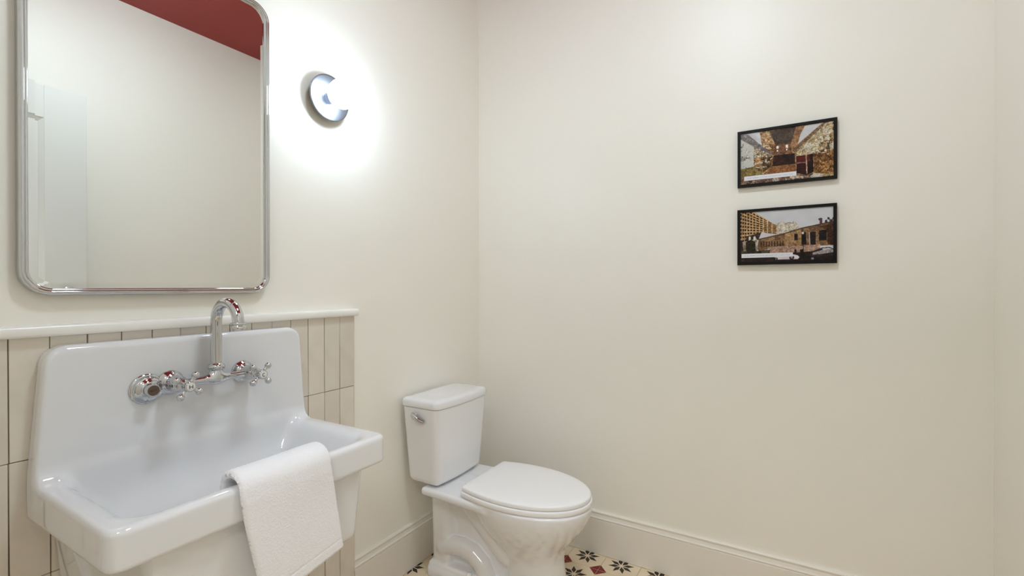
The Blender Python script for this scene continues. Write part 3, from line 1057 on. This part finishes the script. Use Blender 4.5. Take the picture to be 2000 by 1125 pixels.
def print_street():
    p = Pic((205, 205, 210))
    p.poly([(0, 0), (1, 0), (1, 1), (0, 1)], (206, 206, 211), (198, 199, 205), 4, 8)
    p.poly([(.391, .27), (.486, .223), (.5, .26), (.602, .235), (.643, .321), (.643, .40), (.5, .46), (.42, .46)], (206, 196, 178), (186, 176, 160), 8, 40)
    m = pmask(UU, VV, [(0, .0), (.152, .0), (.421, .311), (.421, .47), (.247, .43), (.213, .55), (0, .60)])
    p.tex(m, (208, 170, 120), (188, 148, 100), 8, 30)
    # window grid of the tower block, rows fanning towards the right
    vt = np.where(UU > .15, .008 + (UU - .15) * 1.12, .008 + (UU - .15) * 1.12)
    vb = .60 - (UU / .42) * .14
    rr = (VV - vt) / (vb - vt)
    cc = np.log(1 + UU * 3.2) / math.log(1 + .421 * 3.2) * 11
    g = m & (rr > .03) & ((rr * 10) % 1 > .38) & ((cc + .25) % 1 > .30)
    p.tex(g, (58, 34, 24), (84, 52, 34), 20, 60)
    p.poly([(.07, .48), (.24, .42), (.213, .56), (.07, .60)], (70, 54, 44), (50, 38, 32), 12, 50)
    p.poly([(.247, .405), (.363, .47), (.213, .55)], (206, 200, 204))
    p.poly([(.213, .54), (.5, .448), (.671, .371), (1.0, .277), (1, .72), (.862, .72), (.336, .74), (.19, .80)], (160, 124, 86), (112, 80, 54), 12, 50)
    p.poly([(.5, .452), (.671, .375), (.674, .685), (.5, .70)], (176, 140, 96), (150, 112, 72), 8, 30)
    p.poly([(.336, .709), (.862, .697), (.862, .83), (.336, .83)], (176, 142, 124), (160, 126, 108), 5, 30)
    for k in range(9):
        u = .235 + k * .03
        p.poly([(u, .60), (u + .012, .597), (u + .012, .70), (u, .70)], (84, 56, 40), (60, 40, 30))
    p.poly([(.213, .54), (.5, .448), (.671, .368), (1, .272), (1, .30), (.671, .395), (.5, .472), (.213, .565)], (70, 52, 38), (110, 84, 60), 10, 60)
    for w in ([(.599, .475), (.637, .478), (.637, .6), (.599, .603)], [(.76, .46), (.821, .454), (.821, .695), (.766, .691)], [(.855, .434), (.93, .429), (.93, .622), (.855, .628)], [(.678, .453), (.719, .456), (.725, .688), (.678, .685)]):
        p.poly(w, (24, 18, 18), (44, 32, 28), 8, 30)
    p.poly([(.86, .36), (1, .30), (1, .72), (.94, .70), (.93, .44)], (96, 62, 36), (44, 28, 18), 20, 70)
    m = pmask(UU, VV, [(.845, .216), (1.0, .15), (1.0, .33), (.86, .31)]) & (vnoise((PH, PW), 26, 77) > .52)
    p.tex(m, (96, 70, 74), (60, 42, 44))
    p.poly([(.036, .602), (.193, .529), (.213, .809), (.036, .798)], (198, 186, 160), (120, 104, 84), 18, 40)
    for u in (.10, .155):
        p.poly([(u, .50), (u + .012, .48), (u + .024, .50), (u + .024, .56), (u, .57)], (214, 208, 196))
    m = pmask(UU, VV, [(.065, .60), (.12, .55), (.175, .60), (.18, .79), (.07, .80)])
    p.tex(m, (30, 26, 16), (56, 46, 30), 20, 60)
    p.poly([(0, .56), (.03, .56), (.04, .82), (0, .82)], (40, 30, 22), (66, 50, 36))
    p.poly([(.015, .773), (.213, .773), (.336, .757), (.336, .83), (0, .84)], (34, 24, 20), (100, 82, 66), 14, 80)
    p.poly([(.62, .83), (1, .80), (1, 1), (0, 1), (0, .83)], (26, 18, 16), (48, 32, 28), 6, 30)
    p.poly([(.0, .93), (.5, .94), (.7, .97), (.7, 1), (0, 1)], (64, 44, 38), (40, 28, 24), 5, 20)
    p.poly([(.391, .90), (.589, .865), (.637, .886), (.654, .922), (.637, .956), (.404, .957)], (226, 218, 222), (208, 198, 204), 4, 10)
    for cu, cv, r in ((.573, .925, .027), (.405, .945, .02), (.788, .955, .03)):
        m = ((UU - cu) * 1.5) ** 2 + (VV - cv) ** 2 < (r * 1.45) ** 2
        p.a[m] = (30, 24, 26)
        m = ((UU - cu) * 1.5) ** 2 + (VV - cv) ** 2 < (r * .7) ** 2
        p.a[m] = (130, 124, 130)
    p.poly([(.725, .85), (.80, .808), (.883, .756), (.958, .749), (1.0, .785), (1.0, .91), (.835, .92), (.719, .90)], (60, 44, 46), (34, 24, 26), 6, 30)
    p.poly([(.79, .845), (.89, .80), (1, .80), (1, .845), (.86, .875), (.79, .88)], (184, 178, 176), (150, 142, 142), 5, 20)
    p.poly([(.88, .775), (.95, .765), (.99, .79), (.9, .80)], (200, 196, 196))
    p.poly([(.751, .459), (.758, .46), (.765, .702), (.758, .702)], (196, 190, 186))
    p.poly([(.684, .40), (.691, .40), (.698, .84), (.69, .84)], (30, 22, 22))
    p.poly([(.676, .45), (.70, .45), (.698, .49), (.68, .49)], (216, 206, 214))
    p.poly([(.60, .77), (.625, .77), (.625, .85), (.60, .85)], (40, 28, 26))
    p.poly([(.66, .78), (.69, .77), (.70, .9), (.665, .9)], (26, 18, 18))
    p.cap = (.015, .829, .585, .910)
    return p
def caption(p, gaps, ink):
    """the print's white caption strip with its line of tiny lettering, far too small to read"""
    u0, v0, u1, v1 = p.cap
    m = (UU > u0) & (UU < u1) & (VV > v0) & (VV < v1)
    p.a[m] = (224, 224, 228)
    return p
def pmaterial():
    m = bpy.data.materials.new('photo_print')
    m.use_nodes = True
    nt = m.node_tree
    b = nt.nodes['Principled BSDF']
    at = nt.nodes.new('ShaderNodeAttribute')
    at.attribute_name = 'print_colour'
    nt.links.new(at.outputs['Color'], b.inputs['Base Color'])
    b.inputs['Roughness'].default_value = .4
    b.inputs['Specular IOR Level'].default_value = .2
    return m
MAT['print'] = pmaterial()
def framed(name, label, x0, x1, z0, z1, pic, words):
    th = .018
    fr = thing(name, label, 'picture', ((x0 + x1) / 2, 0, z0), 'framed photographs on the back wall')
    fw = .0105
    def L(i, y):
        return [(x, y, z) for x, z in ((x1 - i, z1 - i), (x0 + i, z1 - i), (x0 + i, z0 + i), (x1 - i, z0 + i))]
    v, f = loft_vf([L(0, -.001), L(0, -th + .001), L(.001, -th), L(fw - .001, -th), L(fw, -th + .001), L(fw, -th + .005)], True, False)
    obj('frame', v, f, MAT['black'], fr, False)
    # print surface: one vertex per printed dot
    ix0, ix1, iz0, iz1 = x0 + fw - .001, x1 - fw + .001, z0 + fw - .001, z1 - fw + .001
    xs, zs_ = ix0 + (ix1 - ix0) * UU, iz1 - (iz1 - iz0) * VV
    P = np.stack([xs, np.full_like(xs, -th + .0045), zs_], -1).reshape(-1, 3)
    P[:, 0] = ix0 + (P[:, 0] - P[:, 0].min()) / (np.ptp(P[:, 0])) * (ix1 - ix0)
    P[:, 2] = iz0 + (P[:, 2] - P[:, 2].min()) / (np.ptp(P[:, 2])) * (iz1 - iz0)
    I, K = np.meshgrid(np.arange(PH - 1), np.arange(PW - 1), indexing='ij')
    Q = np.stack([I * PW + K, (I + 1) * PW + K, (I + 1) * PW + K + 1, I * PW + K + 1], -1).reshape(-1, 4)
    o = fast_obj('photo_print', P, Q, MAT['print'], fr)
    nz = vnoise((PH, PW), 110, 991)[..., None] * .26 + vnoise((PH, PW), 45, 992)[..., None] * .2
    skyish = (pic.a.min(-1, keepdims=True) > 180)
    aa = pic.a / 255
    aa = np.where(skyish, aa, np.clip((aa * .88 + .12 * aa.mean(-1, keepdims=True)) * (1 + (nz - .23) * 1.7), 0, 1) ** 1.06)
    a = aa.reshape(-1, 3)
    lin = np.where(a <= .04045, a / 12.92, ((a + .055) / 1.055) ** 2.4)
    ca = o.data.color_attributes.new('print_colour', 'FLOAT_COLOR', 'POINT')
    ca.data.foreach_set('color', np.c_[lin, np.ones(len(lin))].ravel())
    # caption strip with a line of tiny lettering
    u0, v0, u1, v1 = pic.cap
    X = lambda u: ix0 + (ix1 - ix0) * u
    Zf = lambda v_: iz1 - (iz1 - iz0) * v_
    cs = obj('caption_strip', *box_vf((X(u0), -th + .0036, Zf(v1)), (X(u1), -th + .0044, Zf(v0))), MAT['paper'], fr, False)
    m_ = MB()
    cxp = X(u0) + .009
    zc = (Zf(v0) + Zf(v1)) / 2
    hgt = .0026
    r = random.Random(5)
    pw = [3, 4, 8, 11, 5, 12, 2, 6, 5]
    tot = sum(pw) + len(pw)
    cw = (X(u1) - .008 - cxp) / tot
    for w in pw:
        for _ in range(w):
            tall = r.random() < .3
            h_ = hgt * (1 if tall else .65)
            k = r.choice((0, 1, 2))
            y0_, y1_ = -th + .0033, -th + .0037
            m_.add(*box_vf((cxp + cw * .12, y0_, zc - hgt / 2), (cxp + cw * .35, y1_, zc - hgt / 2 + h_)))
            if k:
                m_.add(*box_vf((cxp + cw * .55, y0_, zc - hgt / 2), (cxp + cw * .78, y1_, zc - hgt / 2 + hgt * .65)))
            if k == 1:
                m_.add(*box_vf((cxp + cw * .12, y0_, zc - hgt / 2 + hgt * .5), (cxp + cw * .78, y1_, zc - hgt / 2 + hgt * .65)))
            cxp += cw
        cxp += cw
    m_.build('lettering', MAT['ink'], cs, False)
    return fr
framed('framed_photograph', 'upper black framed photograph of a derelict peeling room with a brown trunk', 1.1912, 1.4998, 1.539, 1.7481, print_interior(), None)
framed('framed_photograph', 'lower black framed photograph of old street buildings and parked cars', 1.1905, 1.4990, 1.2491, 1.4551, print_street(), None)
